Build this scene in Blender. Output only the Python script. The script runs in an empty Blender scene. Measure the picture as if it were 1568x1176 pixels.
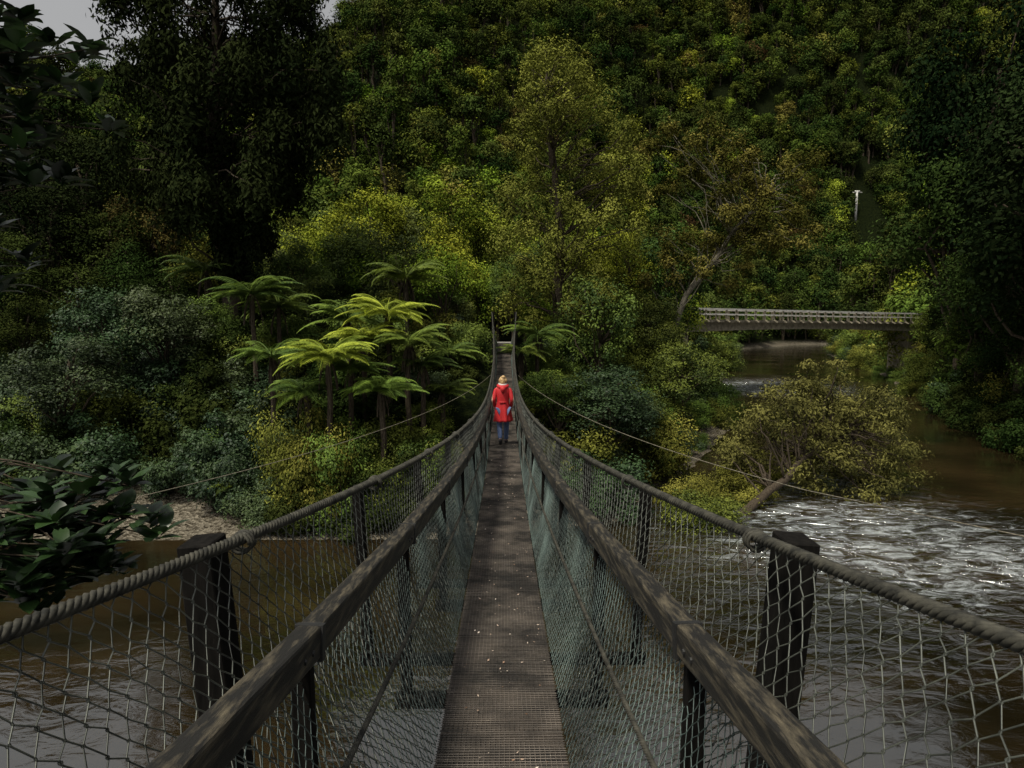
import bpy, math, random
import numpy as np
from mathutils import Vector
R0=np.random.RandomState
random.seed(5)
F=1045.0; PITCH=math.radians(5.9); CZ=8.0
scene=bpy.context.scene
def P(px,py,d):
    u=(px-784)/F; v=(588-py)/F
    y=math.cos(PITCH)+v*math.sin(PITCH); z=v*math.cos(PITCH)-math.sin(PITCH)
    k=d/y
    return np.array([u*k,d,CZ+z*k])
def smooth(t):
    t=np.clip(t,0,1); return t*t*(3-2*t)
# ------------------------------------------------------------ materials
def nodes(m):
    m.use_nodes=True; nt=m.node_tree; nt.nodes.clear(); return nt,nt.nodes,nt.links
def mat_leaf(name,a,b,rough=.65,trans=.0,spec=.22,hue=.03,diff=False,rnd=.22,sat=.93):
    m=bpy.data.materials.new(name); nt,N,L=nodes(m)
    out=N.new('ShaderNodeOutputMaterial'); pr=N.new('ShaderNodeBsdfDiffuse' if diff else 'ShaderNodeBsdfPrincipled')
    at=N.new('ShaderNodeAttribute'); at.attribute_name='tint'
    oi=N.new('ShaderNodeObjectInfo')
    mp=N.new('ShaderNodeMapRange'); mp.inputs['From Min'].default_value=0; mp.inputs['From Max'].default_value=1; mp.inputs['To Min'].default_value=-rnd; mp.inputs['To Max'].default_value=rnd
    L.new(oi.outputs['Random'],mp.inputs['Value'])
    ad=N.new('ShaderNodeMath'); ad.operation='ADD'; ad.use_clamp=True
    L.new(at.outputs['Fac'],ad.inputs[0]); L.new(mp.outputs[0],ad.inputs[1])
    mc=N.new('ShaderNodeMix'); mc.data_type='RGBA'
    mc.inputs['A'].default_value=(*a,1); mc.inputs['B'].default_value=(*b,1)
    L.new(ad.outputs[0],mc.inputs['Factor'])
    hs=N.new('ShaderNodeHueSaturation'); hs.inputs['Saturation'].default_value=sat
    m2=N.new('ShaderNodeMapRange'); m2.inputs['To Min'].default_value=.5-hue; m2.inputs['To Max'].default_value=.5+hue
    wn=N.new('ShaderNodeTexWhiteNoise'); wn.noise_dimensions='1D'; L.new(oi.outputs['Random'],wn.inputs['W'])
    L.new(wn.outputs['Value'],m2.inputs['Value']); L.new(m2.outputs[0],hs.inputs['Hue']); L.new(mc.outputs['Result'],hs.inputs['Color'])
    L.new(hs.outputs[0],pr.inputs[0])
    if not diff:
        pr.inputs['Roughness'].default_value=rough; pr.inputs['Specular IOR Level'].default_value=spec
    if trans>0:
        tr=N.new('ShaderNodeBsdfTranslucent'); mx=N.new('ShaderNodeMixShader'); L.new(hs.outputs[0],tr.inputs['Color'])
        mx.inputs[0].default_value=trans
        L.new(pr.outputs[0],mx.inputs[1]); L.new(tr.outputs[0],mx.inputs[2]); L.new(mx.outputs[0],out.inputs[0])
    else: L.new(pr.outputs[0],out.inputs[0])
    return m
def mat_noise(name,a,b,scale=5,rough=.8,bump=.3,detail=6,stretch=(1,1,1),lo=.35,hi=.65,metal=0,spec=.5,bdist=.02):
    m=bpy.data.materials.new(name); nt,N,L=nodes(m)
    out=N.new('ShaderNodeOutputMaterial'); pr=N.new('ShaderNodeBsdfPrincipled')
    tc=N.new('ShaderNodeTexCoord'); mp=N.new('ShaderNodeMapping'); mp.inputs['Scale'].default_value=stretch
    L.new(tc.outputs['Object'],mp.inputs[0])
    nz=N.new('ShaderNodeTexNoise'); nz.inputs['Scale'].default_value=scale; nz.inputs['Detail'].default_value=detail; nz.inputs['Roughness'].default_value=.65
    L.new(mp.outputs[0],nz.inputs['Vector'])
    mr=N.new('ShaderNodeMapRange'); mr.inputs['From Min'].default_value=lo; mr.inputs['From Max'].default_value=hi
    L.new(nz.outputs['Fac'],mr.inputs['Value'])
    mc=N.new('ShaderNodeMix'); mc.data_type='RGBA'; mc.inputs['A'].default_value=(*a,1); mc.inputs['B'].default_value=(*b,1)
    L.new(mr.outputs[0],mc.inputs['Factor']); L.new(mc.outputs['Result'],pr.inputs['Base Color'])
    pr.inputs['Roughness'].default_value=rough; pr.inputs['Metallic'].default_value=metal; pr.inputs['Specular IOR Level'].default_value=spec
    if bump>0:
        bp=N.new('ShaderNodeBump'); bp.inputs['Strength'].default_value=bump; bp.inputs['Distance'].default_value=bdist
        L.new(nz.outputs['Fac'],bp.inputs['Height']); L.new(bp.outputs[0],pr.inputs['Normal'])
    L.new(pr.outputs[0],out.inputs[0]); return m
M_bright=mat_leaf('leaf_bright',(.035,.065,.004),(.26,.32,.014),diff=True)
M_mid=mat_leaf('leaf_mid',(.018,.038,.004),(.14,.195,.015),spec=.15)
M_hmid=mat_leaf('leaf_hill_mid',(.014,.028,.004),(.12,.155,.017),diff=True,rnd=.32)
M_hill=mat_leaf('leaf_hill',(.008,.017,.004),(.070,.096,.016),diff=True,rnd=.32)
M_dark=mat_leaf('leaf_dark',(.007,.013,.003),(.040,.058,.011),diff=True)
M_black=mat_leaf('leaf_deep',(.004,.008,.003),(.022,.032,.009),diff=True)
M_grey=mat_leaf('leaf_greygreen',(.009,.020,.007),(.052,.085,.024),rough=.55,spec=.18)
M_olive=mat_leaf('leaf_olive',(.035,.04,.006),(.24,.23,.035),diff=True)
M_tot=mat_leaf('leaf_totara',(.020,.030,.005),(.18,.195,.026),diff=True)
M_wil=mat_leaf('leaf_willow',(.024,.024,.008),(.17,.15,.036),diff=True)
M_brown=mat_leaf('leaf_brown',(.028,.020,.007),(.13,.09,.024),diff=True)
M_fern=mat_leaf('leaf_fern',(.06,.11,.005),(.33,.42,.014),hue=.015,trans=.22)
M_fernd=mat_leaf('leaf_fern_dark',(.03,.058,.005),(.14,.20,.013),hue=.015,trans=.15)
M_gloss=mat_leaf('leaf_glossy',(.007,.016,.004),(.028,.055,.010),rough=.38,spec=.4,trans=.1)
M_bark=mat_noise('bark',(.016,.011,.007),(.07,.055,.038),6,.9,.6,stretch=(4,4,1),spec=.2)
M_barkpale=mat_noise('bark_pale',(.05,.042,.03),(.2,.18,.13),5,.9,.5,stretch=(4,4,1))
M_timber=mat_noise('rail_timber',(.006,.0055,.0045),(.12,.10,.065),5,.65,.9,stretch=(8,.8,8),lo=.47,hi=.80,bdist=.008,spec=.4,detail=10)
M_post=mat_noise('post_timber',(.002,.0018,.0016),(.008,.007,.006),5,.85,.5,stretch=(6,6,1),bdist=.006,spec=.10)
M_rope=mat_noise('rope',(.010,.010,.008),(.055,.052,.04),14,.75,.3,bdist=.004,spec=.3)
M_wire=mat_noise('galvanised_wire',(.014,.016,.014),(.11,.118,.10),3,.45,.0,metal=.3)
M_wire2=mat_noise('green_wire',(.025,.038,.036),(.16,.22,.20),1.4,.5,.0,metal=.2,lo=.4,hi=.7)
M_strap=mat_noise('dark_strap',(.005,.005,.005),(.012,.012,.012),9,.6,.2)
M_conc=mat_noise('concrete',(.10,.085,.06),(.24,.21,.15),3,.9,.3)
M_white=mat_noise('painted_rail',(.3,.29,.27),(.55,.54,.51),3,.7,.1)
# ------------------------------------------------------------ geometry accumulator (quads only)
class Geo:
    def __init__(s): s.v=[];s.q=[];s.m=[];s.t=[];s.n=0
    def add(s,v,q,mi=0,t=.5):
        v=np.asarray(v,float).reshape(-1,3); q=np.asarray(q,int).reshape(-1,4)
        s.v.append(v); s.q.append(q+s.n); s.m.append(np.full(len(q),mi)); 
        s.t.append(np.full(len(v),t) if np.isscalar(t) else t); s.n+=len(v)
    def mesh(s,name,mats,smooth_=True):
        v=np.concatenate(s.v);q=np.concatenate(s.q);mi=np.concatenate(s.m);t=np.concatenate(s.t)
        me=bpy.data.meshes.new(name)
        me.vertices.add(len(v)); me.vertices.foreach_set('co',v.astype(np.float32).ravel())
        me.loops.add(len(q)*4); me.loops.foreach_set('vertex_index',q.astype(np.int32).ravel())
        me.polygons.add(len(q)); me.polygons.foreach_set('loop_start',np.arange(0,len(q)*4,4,dtype=np.int32))
        me.update(calc_edges=True)
        for m in mats: me.materials.append(m)
        me.polygons.foreach_set('material_index',mi.astype(np.int32))
        me.polygons.foreach_set('use_smooth',np.full(len(q),smooth_,dtype=bool))
        a=me.attributes.new('tint','FLOAT','POINT'); a.data.foreach_set('value',t.astype(np.float32))
        me.update(); return me
    def obj(s,name,mats,parent=None,smooth_=True,link=True,loc=None):
        o=bpy.data.objects.new(name,s.mesh(name,mats,smooth_))
        if link: scene.collection.objects.link(o)
        if parent: o.parent=parent
        if loc is not None: o.location=loc
        return o
def empty(name,loc=(0,0,0)):
    e=bpy.data.objects.new(name,None); scene.collection.objects.link(e); e.location=loc; return e
def tube(g,pts,rad,sides=6,mi=0,t=.5,cap=True):
    p=np.asarray(pts,float); n=len(p); r=np.full(n,rad) if np.isscalar(rad) else np.asarray(rad,float)
    tg=np.gradient(p,axis=0); tg/=np.linalg.norm(tg,axis=1)[:,None]+1e-9
    m=np.abs(tg).mean(0); ref=np.eye(3)[np.argmin(m)]
    a=np.cross(tg,ref); a/=np.linalg.norm(a,axis=1)[:,None]+1e-9; b=np.cross(tg,a)
    if cap:
        p=np.vstack([p[:1],p,p[-1:]]);a=np.vstack([a[:1],a,a[-1:]]);b=np.vstack([b[:1],b,b[-1:]]);r=np.concatenate([[0],r,[0]]);n+=2
    th=np.arange(sides)*2*math.pi/sides
    v=p[:,None]+r[:,None,None]*(np.cos(th)[None,:,None]*a[:,None]+np.sin(th)[None,:,None]*b[:,None])
    i=np.arange(n-1)[:,None]*sides; j=np.arange(sides)[None]; k=(j+1)%sides
    q=np.stack([i+j,i+k,i+sides+k,i+sides+j],-1)
    g.add(v,q,mi,t)
def box(g,c,sz,mi=0,rot=None,t=.5,taper=1):
    s=np.array([[-1,-1,-1],[1,-1,-1],[1,1,-1],[-1,1,-1],[-1,-1,1],[1,-1,1],[1,1,1],[-1,1,1]],float)*.5*np.array(sz)
    s[4:,:2]*=taper
    if rot is not None: s=s@np.asarray(rot).T
    g.add(s+np.array(c),[[3,2,1,0],[4,5,6,7],[0,1,5,4],[1,2,6,5],[2,3,7,6],[3,0,4,7]],mi,t)
def beam(g,a,b,w,h,mi=0):
    a=np.array(a,float);b=np.array(b,float);d=b-a;L=np.linalg.norm(d);d/=L
    up=np.array([0,0,1.]) if abs(d[2])<.9 else np.array([0,1.,0])
    x=np.cross(d,up);x/=np.linalg.norm(x);z=np.cross(x,d)
    rot=np.stack([x,d,z],1); box(g,(a+b)/2,(w,L,h),mi,rot)
def segs(g,A,B,r,mi=0,t=.5):
    d=B-A; d/=np.linalg.norm(d,axis=1)[:,None]+1e-9
    ref=np.array([.3,.5,.81]); a=np.cross(d,ref); a/=np.linalg.norm(a,axis=1)[:,None]+1e-9; b=np.cross(d,a)
    vs=[]
    for P0 in (A,B):
        for k in range(3):
            th=k*2*math.pi/3; vs.append(P0+r*(math.cos(th)*a+math.sin(th)*b))
    v=np.stack(vs,1).reshape(-1,3); n=len(A); o=np.arange(n)[:,None]*6
    q=np.concatenate([o+np.array([[k,(k+1)%3,3+(k+1)%3,3+k]]) for k in range(3)],0)
    g.add(v,q,mi,t)
def leaves(g,C,Rr,n,size,asp=.5,droop=.25,seed=0,mi=0,up=.35,tintj=.25,inner=.5,gap=0):
    rs=R0(seed); C=np.asarray(C,float).reshape(-1,3); Rr=np.asarray(Rr,float)
    if Rr.ndim==1: Rr=np.repeat(Rr[:,None],3,1)
    k=len(C); idx=np.repeat(np.arange(k),n); m=len(idx)
    ct=rs.rand(k)*.55+.05
    d=rs.normal(size=(m,3)); d/=np.linalg.norm(d,axis=1)[:,None]
    fl=(d[:,2]<0)&(rs.rand(m)<up); d[fl,2]*=-1
    rr=1-rs.rand(m)**1.5*inner
    ph=rs.rand(k,3)*6
    lum=1+.24*np.sin(d[:,0]*5+ph[idx,0])*np.sin(d[:,1]*5+ph[idx,1])+.14*np.sin(d[:,2]*7+ph[idx,2])
    p=C[idx]+d*Rr[idx]*(rr*lum)[:,None]
    nn=d*.85+rs.normal(size=(m,3))*.38+np.array([0,0,.5]); nn/=np.linalg.norm(nn,axis=1)[:,None]
    tt=np.cross(nn,rs.normal(size=(m,3))); tt/=np.linalg.norm(tt,axis=1)[:,None]+1e-9; tt[:,2]-=droop; tt/=np.linalg.norm(tt,axis=1)[:,None]
    b=np.cross(nn,tt); b/=np.linalg.norm(b,axis=1)[:,None]+1e-9
    s=(size*(.55+.8*rs.rand(m)))[:,None]
    v=np.stack([p,p+tt*s*.45+b*s*asp*.5+nn*s*.06,p+tt*s,p+tt*s*.45-b*s*asp*.5+nn*s*.06],1).reshape(-1,3)
    tn=np.clip(ct[idx]+(rs.rand(m)-.5)*2*tintj+.22*d[:,2],0,1)  # tint rises with height in clump: new growth plus painted-in occlusion
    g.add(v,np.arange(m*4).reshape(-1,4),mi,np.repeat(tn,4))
# ------------------------------------------------------------ terrain
RIV=np.array([(-160,40,13),(-60,22,12),(-25,12.5,11),(0,12.5,11),(11,17,10),(18,32,8.5),(24,45,8),(32,70,9),(43,100,10),(54,138,10),(80,165,10),(170,180,10)],float)
def river_d(x,y):
    best=np.full(np.shape(x),1e9)
    for a,b in zip(RIV[:-1],RIV[1:]):
        dx,dy=b[0]-a[0],b[1]-a[1]
        t=np.clip(((x-a[0])*dx+(y-a[1])*dy)/(dx*dx+dy*dy),0,1)
        d=np.hypot(x-a[0]-t*dx,y-a[1]-t*dy)-(a[2]+t*(b[2]-a[2]))
        best=np.minimum(best,d)
    return best
ET=[(-3,.2),(-.75,.25),(-.5,.27),(-.3,.31),(-.262,.325),(-.215,.375),(-.17,.42),(-.1,.44),(.1,.44),(.3,.435),(.5,.43),(.8,.42),(3,.3)]
def terr(x,y):
    x=np.asarray(x,float);y=np.asarray(y,float)
    d=river_d(x,y)
    bw=np.where(y<12,3.2,11+7*smooth((-x-5)/6))
    z=np.where(d<0,np.maximum(-1.6,d*.35),5.7*smooth(d/bw))
    nz=np.sin(x*.31+1)*np.cos(y*.27)+.6*np.sin(x*.83+y*.6)+.4*np.sin(x*1.7-y*1.3)
    z=z+nz*.18*smooth(d/4)*(np.abs(x)>2)
    r=np.hypot(x,y); ta=np.where(y>1,x/np.maximum(y,1),np.sign(x)*3)
    E=np.interp(ta,[e[0] for e in ET],[e[1] for e in ET])
    Rc=300.; r0=62
    t=np.clip((r-r0)/(Rc-r0),0,1)
    mask=smooth((d-4)/95)**.8*smooth((y+20)/60)
    hill=(E*Rc)*t**1.05+t*(1-t)*30*np.sin(ta*9+r*.012)+ t*5*np.sin(x*.06+2)*np.sin(y*.05)
    z=z+hill*mask+3*smooth((y-45)/20)*mask-np.maximum(r-330,0)*.12*(y>0)*smooth((r-330)/50)
    return z
n1,n2=300,300
u=np.linspace(-1,1,n1); xs=20*np.sinh(4.4*u); w=np.linspace(-.62,1,n2); ys=14*np.sinh(4.75*w)+10
X,Y=np.meshgrid(xs,ys); Z=terr(X,Y)
V=np.stack([X,Y,Z],-1).reshape(-1,3)
i=np.arange(n2-1)[:,None]*n1; j=np.arange(n1-1)[None]
Q=np.stack([i+j,i+j+1,i+n1+j+1,i+n1+j],-1).reshape(-1,4)
m=bpy.data.materials.new('ground'); nt,N,L=nodes(m)
out=N.new('ShaderNodeOutputMaterial'); pr=N.new('ShaderNodeBsdfPrincipled'); L.new(pr.outputs[0],out.inputs[0])
geo=N.new('ShaderNodeNewGeometry'); sx=N.new('ShaderNodeSeparateXYZ'); L.new(geo.outputs['Position'],sx.inputs[0])
vo=N.new('ShaderNodeTexVoronoi'); vo.inputs['Scale'].default_value=9; L.new(geo.outputs['Position'],vo.inputs['Vector'])
cr=N.new('ShaderNodeValToRGB'); cr.color_ramp.elements[0].color=(.02,.016,.01,1); cr.color_ramp.elements[1].color=(.17,.15,.115,1)
sc=N.new('ShaderNodeSeparateColor'); L.new(vo.outputs['Color'],sc.inputs[0]); L.new(sc.outputs[0],cr.inputs[0])
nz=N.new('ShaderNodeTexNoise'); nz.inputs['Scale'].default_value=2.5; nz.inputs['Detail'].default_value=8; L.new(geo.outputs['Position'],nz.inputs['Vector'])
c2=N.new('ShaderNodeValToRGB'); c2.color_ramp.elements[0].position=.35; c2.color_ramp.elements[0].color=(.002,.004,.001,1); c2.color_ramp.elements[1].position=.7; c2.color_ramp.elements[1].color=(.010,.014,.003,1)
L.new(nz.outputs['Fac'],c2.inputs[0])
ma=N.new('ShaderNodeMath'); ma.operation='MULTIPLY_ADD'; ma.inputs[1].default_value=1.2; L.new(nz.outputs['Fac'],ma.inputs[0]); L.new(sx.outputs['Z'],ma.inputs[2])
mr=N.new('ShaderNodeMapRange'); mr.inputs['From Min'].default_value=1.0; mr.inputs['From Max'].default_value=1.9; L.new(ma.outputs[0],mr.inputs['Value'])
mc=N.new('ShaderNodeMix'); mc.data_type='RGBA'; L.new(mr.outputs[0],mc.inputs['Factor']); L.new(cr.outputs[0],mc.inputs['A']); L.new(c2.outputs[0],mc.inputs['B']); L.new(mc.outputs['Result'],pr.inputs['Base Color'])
bp=N.new('ShaderNodeBump'); bp.inputs['Distance'].default_value=.08; L.new(vo.outputs['Distance'],bp.inputs['Height']); L.new(bp.outputs[0],pr.inputs['Normal']); pr.inputs['Roughness'].default_value=.95; pr.inputs['Specular IOR Level'].default_value=.05
g=Geo(); g.add(V,Q); g.obj('ground',[m])
# water
m=bpy.data.materials.new('river_water'); nt,N,L=nodes(m)
out=N.new('ShaderNodeOutputMaterial'); geo=N.new('ShaderNodeNewGeometry')
mpn=N.new('ShaderNodeMapping'); mpn.inputs['Rotation'].default_value=(0,0,math.radians(-20)); mpn.inputs['Scale'].default_value=(.6,1.1,1); L.new(geo.outputs['Position'],mpn.inputs[0])
n_a=N.new('ShaderNodeTexNoise'); n_a.inputs['Scale'].default_value=1.7; n_a.inputs['Detail'].default_value=6; n_a.inputs['Distortion'].default_value=.8; L.new(mpn.outputs[0],n_a.inputs['Vector'])
n_b=N.new('ShaderNodeTexNoise'); n_b.inputs['Scale'].default_value=.22; n_b.inputs['Detail'].default_value=3; L.new(mpn.outputs[0],n_b.inputs['Vector'])
def dist(c,a,b):
    rv=N.new('ShaderNodeVectorMath'); rv.operation='DISTANCE'; rv.inputs[1].default_value=c; L.new(geo.outputs['Position'],rv.inputs[0])
    rm=N.new('ShaderNodeMapRange'); rm.inputs['From Min'].default_value=a; rm.inputs['From Max'].default_value=b; L.new(rv.outputs['Value'],rm.inputs['Value']); return rm
rm=dist((13.5,23.5,0),11.5,4.0); rm2=dist((29,74,0),17,5)
rmx=N.new('ShaderNodeMath'); rmx.operation='MAXIMUM'; L.new(rm.outputs[0],rmx.inputs[0]); L.new(rm2.outputs[0],rmx.inputs[1])
st=N.new('ShaderNodeMath'); st.operation='MULTIPLY_ADD'; st.inputs[1].default_value=1.9; st.inputs[2].default_value=.12; L.new(rmx.outputs[0],st.inputs[0])
s2=N.new('ShaderNodeMath'); s2.operation='MULTIPLY'; L.new(st.outputs[0],s2.inputs[0]); L.new(n_b.outputs['Fac'],s2.inputs[1])
bp=N.new('ShaderNodeBump'); bp.inputs['Distance'].default_value=.4; L.new(n_a.outputs['Fac'],bp.inputs['Height']); L.new(s2.outputs[0],bp.inputs['Strength'])
df=N.new('ShaderNodeBsdfDiffuse')
c3=N.new('ShaderNodeValToRGB'); c3.color_ramp.elements[0].position=.35; c3.color_ramp.elements[0].color=(.006,.0048,.0022,1); c3.color_ramp.elements[1].position=.7; c3.color_ramp.elements[1].color=(.027,.0175,.0075,1); L.new(n_b.outputs['Fac'],c3.inputs[0]); 
fm=N.new('ShaderNodeTexNoise'); fm.inputs['Scale'].default_value=1.5; fm.inputs['Detail'].default_value=11; fm.inputs['Roughness'].default_value=.76; fm.inputs['Distortion'].default_value=1.3; L.new(mpn.outputs[0],fm.inputs['Vector'])
f0=N.new('ShaderNodeMath'); f0.operation='MULTIPLY_ADD'; f0.inputs[1].default_value=.24; L.new(rmx.outputs[0],f0.inputs[0]); L.new(fm.outputs['Fac'],f0.inputs[2])
fr=N.new('ShaderNodeMapRange'); fr.inputs['From Min'].default_value=.70; fr.inputs['From Max'].default_value=.88; fr.inputs['To Max'].default_value=.72; L.new(f0.outputs[0],fr.inputs['Value'])
mc=N.new('ShaderNodeMix'); mc.data_type='RGBA'; mc.inputs['B'].default_value=(.46,.50,.51,1); L.new(fr.outputs[0],mc.inputs['Factor']); L.new(c3.outputs[0],mc.inputs['A']); L.new(mc.outputs['Result'],df.inputs['Color'])
gl=N.new('ShaderNodeBsdfGlossy'); gl.inputs['Roughness'].default_value=.03; gl.inputs['Color'].default_value=(.95,.99,1,1); L.new(bp.outputs[0],gl.inputs['Normal'])
fs=N.new('ShaderNodeFresnel'); fs.inputs['IOR'].default_value=2.9; L.new(bp.outputs[0],fs.inputs['Normal'])
mx=N.new('ShaderNodeMixShader'); L.new(fs.outputs[0],mx.inputs[0]); L.new(df.outputs[0],mx.inputs[1]); L.new(gl.outputs[0],mx.inputs[2]); L.new(mx.outputs[0],out.inputs[0])
g=Geo(); g.add([(-300,-60,0),(300,-60,0),(300,260,0),(-300,260,0)],[[0,1,2,3]]); g.obj('river_water',[m])
# ------------------------------------------------------------ swing bridge
YM=18.4; Y0,Y1=-1.2,38.0
def deckz(y): return CZ-(1.825+.141*y-.00384*y*y)
def uu(y): return np.abs(YM-y)/YM
def wr(y): return .34+.48*uu(y)**2.2*np.where(y>YM,.5,1)
def wc(y): return .37+1.2*uu(y)**2.6*np.where(y>YM,.22,1)
HR,HC,HL=.95,1.22,.5
bridge=empty('swing_bridge')
g=Geo()
yy=np.linspace(Y0,Y1,120); hw=.33
bw=.145; ny=int((Y1-Y0)/(bw+.012)); rs=R0(3)
for k in range(ny):
    y=Y0+k*(bw+.012); z=deckz(y+bw/2)
    box(g,(0,y+bw/2,z-.022),(2*hw,bw,.04),0,t=rs.rand())
for sx_ in (-1,1):
    beamp=[(sx_*.27,y,deckz(y)-.09) for y in yy]
    for a,b in zip(beamp[:-1],beamp[1:]): beam(g,a,b,.07,.1,0)
M_deck=bpy.data.materials.new('deck_boards'); nt,N,L=nodes(M_deck)
out=N.new('ShaderNodeOutputMaterial'); pr=N.new('ShaderNodeBsdfPrincipled'); L.new(pr.outputs[0],out.inputs[0])
geo=N.new('ShaderNodeNewGeometry'); nz=N.new('ShaderNodeTexNoise'); nz.inputs['Scale'].default_value=5; nz.inputs['Detail'].default_value=9; nz.inputs['Roughness'].default_value=.75; L.new(geo.outputs['Position'],nz.inputs['Vector'])
at=N.new('ShaderNodeAttribute'); at.attribute_name='tint'
ad=N.new('ShaderNodeMath'); ad.operation='MULTIPLY_ADD'; ad.inputs[1].default_value=.18; L.new(at.outputs['Fac'],ad.inputs[0]); L.new(nz.outputs['Fac'],ad.inputs[2])
cr=N.new('ShaderNodeValToRGB'); cr.color_ramp.elements[0].position=.45; cr.color_ramp.elements[0].color=(.006,.005,.0045,1); cr.color_ramp.elements[1].position=.82; cr.color_ramp.elements[1].color=(.05,.039,.03,1); L.new(ad.outputs[0],cr.inputs[0]); L.new(cr.outputs[0],pr.inputs['Base Color']); pr.inputs['Roughness'].default_value=.85
g.obj('deck',[M_deck],bridge,False)
g=Geo()
ly=np.linspace(Y0,Y1,160)
for x in np.arange(-.32,.321,.026):
    A=np.stack([np.full(159,x),ly[:-1],deckz(ly[:-1])+.006],1);B=np.stack([np.full(159,x),ly[1:],deckz(ly[1:])+.006],1); segs(g,A,B,.0024)
cy=np.arange(Y0,Y1,.025); jit=R0(4).normal(size=len(cy))*.003
A=np.stack([np.full(len(cy),-.335),cy+jit,deckz(cy)+.009],1);B=np.stack([np.full(len(cy),.335),cy-jit,deckz(cy)+.009],1); segs(g,A,B,.0028)
g.obj('deck_netting',[mat_noise('deck_wire',(.02,.018,.016),(.26,.22,.185),1.8,.6,0,metal=.2,detail=9,lo=.40,hi=.72)],bridge)
g=Geo(); rs=R0(8)
for k in range(420):
    y=.8+rs.rand()**1.4*24; x=rs.uniform(-.31,.31); s=rs.uniform(.005,.014)*(1.4 if rs.rand()<.15 else 1); a=rs.rand()*6.28
    c=np.array([x,y,deckz(y)+.018]); d=np.array([math.cos(a),math.sin(a),.1])*s; e=np.array([-math.sin(a),math.cos(a),.2])*s*.5
    g.add([c-d,c+e,c+d+[0,0,.004],c-e],[[0,1,2,3]],0,rs.rand())
g.obj('fallen_leaves',[mat_leaf('leaf_litter',(.2,.12,.05),(.6,.55,.45))],bridge)
fr_y=[.5+1.9*k for k in range(0,20)]
g=Geo(); gs=Geo()
for y in [-1.2]+fr_y:
    z=deckz(y); c_=float(wc(y)); r_=float(wr(y)); 
    box(g,(0,y,z-.19),(2*r_+.2,.08,.09))
    for s in (-1,1):
        a=(s*(r_+.02),y,z-.14); b=(s*(r_+.035),y,z+HR-.06); beam(g,a,b,.075,.06)
        if c_-r_>.03 and y<12:
            w_=.18 if y<4 else .085
            a=(s*(c_+.02),y+.55,z-.14); b=(s*(c_+.045+w_*.4),y+.55,z+HC-(.075 if y<4 else .10))
            beam(g,a,b,w_*.8,w_)
            box(g,(s*(c_*.5+.1),y+.55,z-.2),(c_,.06,.08))
po=g.obj('posts',[M_post],bridge,False); bv=po.modifiers.new('b','BEVEL'); bv.width=.006; bv.segments=1
g=Geo()
fy=[-1.2]+fr_y
for k,(ya,yb) in enumerate(zip(fy[:-1],fy[1:])):
    for s in (-1,1):
        a=np.array([s*float(wr(ya)),ya+.008,deckz(ya)+HR]); b=np.array([s*float(wr(yb)),yb-.008,deckz(yb)+HR])
        beam(g,a,b,.09,.12)
        d=(b-a)/np.linalg.norm(b-a)
        beam(gs,b-d*.012-[0,0,.004],b+d*.022-[0,0,.004],.104,.130)
        for q in (.10,.18): 
            c=b-d*q; tube(gs,[c+[-.052,0,-.01],c+[.052,0,-.01]],.011,6)
ro=g.obj('handrail',[M_timber],bridge,False)
bv=ro.modifiers.new('b','BEVEL'); bv.width=.012; bv.segments=2
gs.obj('rail_straps',[M_strap],bridge,False)
def rope(g,fx,fz,rad,ya,yb,strands,pitch,yend):
    for s in (-1,1):
        y=np.arange(ya,yb,pitch/10); c=np.stack([s*fx(y),y,fz(y)],1)
        if strands:
            for k in range(strands):
                th=2*math.pi*(y/pitch+k/strands); rr=rad*.6
                p=c+np.stack([np.cos(th)*rr,np.zeros(len(y)),np.sin(th)*rr],1)
                tube(g,p,rad*.5,5)
        y=np.linspace(yb,yend,60); tube(g,np.stack([s*fx(y),y,fz(y)],1),rad*.9,6)
def cz(y): 
    return deckz(y)+HC+.5*smooth((y-33)/5)
g=Geo()
rope(g,wc,cz,.025,Y0,15,5,.15,Y1)
rope(g,lambda y:.33+.5*(wr(y)-.33)+.05*uu(y),lambda y:deckz(y)+HL,.012,Y0,10,4,.08,Y1)
for y in fr_y[:6]:
    for s in (-1,1):
        yy_=y+.55; th=np.linspace(0,6.28*3,40); c=np.array([s*(float(wc(yy_))+.01),yy_,float(cz(yy_))])
        tube(g,np.stack([c[0]+np.cos(th)*.045,c[1]+np.linspace(-.04,.04,40),c[2]-.02+np.sin(th)*.045],1),.008,5)
g.obj('cables',[M_rope],bridge)
def netting(fxt,fzt,fxb,fzb,cw,ch,hh,r,ya,yb,name,mat,bulge,seed):
    g=Geo(); p=cw/2; ks=np.arange(int((yb-ya)/p))
    nrow=int(round(hh/ch))*2
    for s in (-1,1):
        K,J=np.meshgrid(ks,np.arange(nrow+1),indexing='ij')
        side=((J+K)%2); e=.02/nrow
        Yb=ya+(K+side)*p
        def pt(Yv,t):
            wob=np.sin(Yv*2.1+t*3+seed)*.022+np.sin(Yv*5.3-t*5)*.012
            x0=fxt(Yv);x1=fxb(Yv);z0=fzt(Yv);z1=fzb(Yv)
            x=x0+(x1-x0)*t+bulge*np.sin(t*math.pi)*(x0-.3)+wob*np.sin(t*math.pi)
            z=z0+(z1-z0)*t
            return np.stack([s*x,Yv+wob*.8,z],-1)
        T=J/nrow; jt=(np.sin(K*12.9+J*78.2)*.12)/nrow
        jy=np.sin(K*7.7+J*3.1)*.006
        a=pt(Yb+jy,np.clip(T-3*e+jt,0,1)); b=pt(Yb+jy,np.clip(T+3*e+jt,0,1))
        segs(g,a.reshape(-1,3),b.reshape(-1,3)+1e-5,r*1.4)
        segs(g,b[:,:-1].reshape(-1,3),a[:,1:].reshape(-1,3),r)
    g.obj(name,[mat],bridge)
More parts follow.
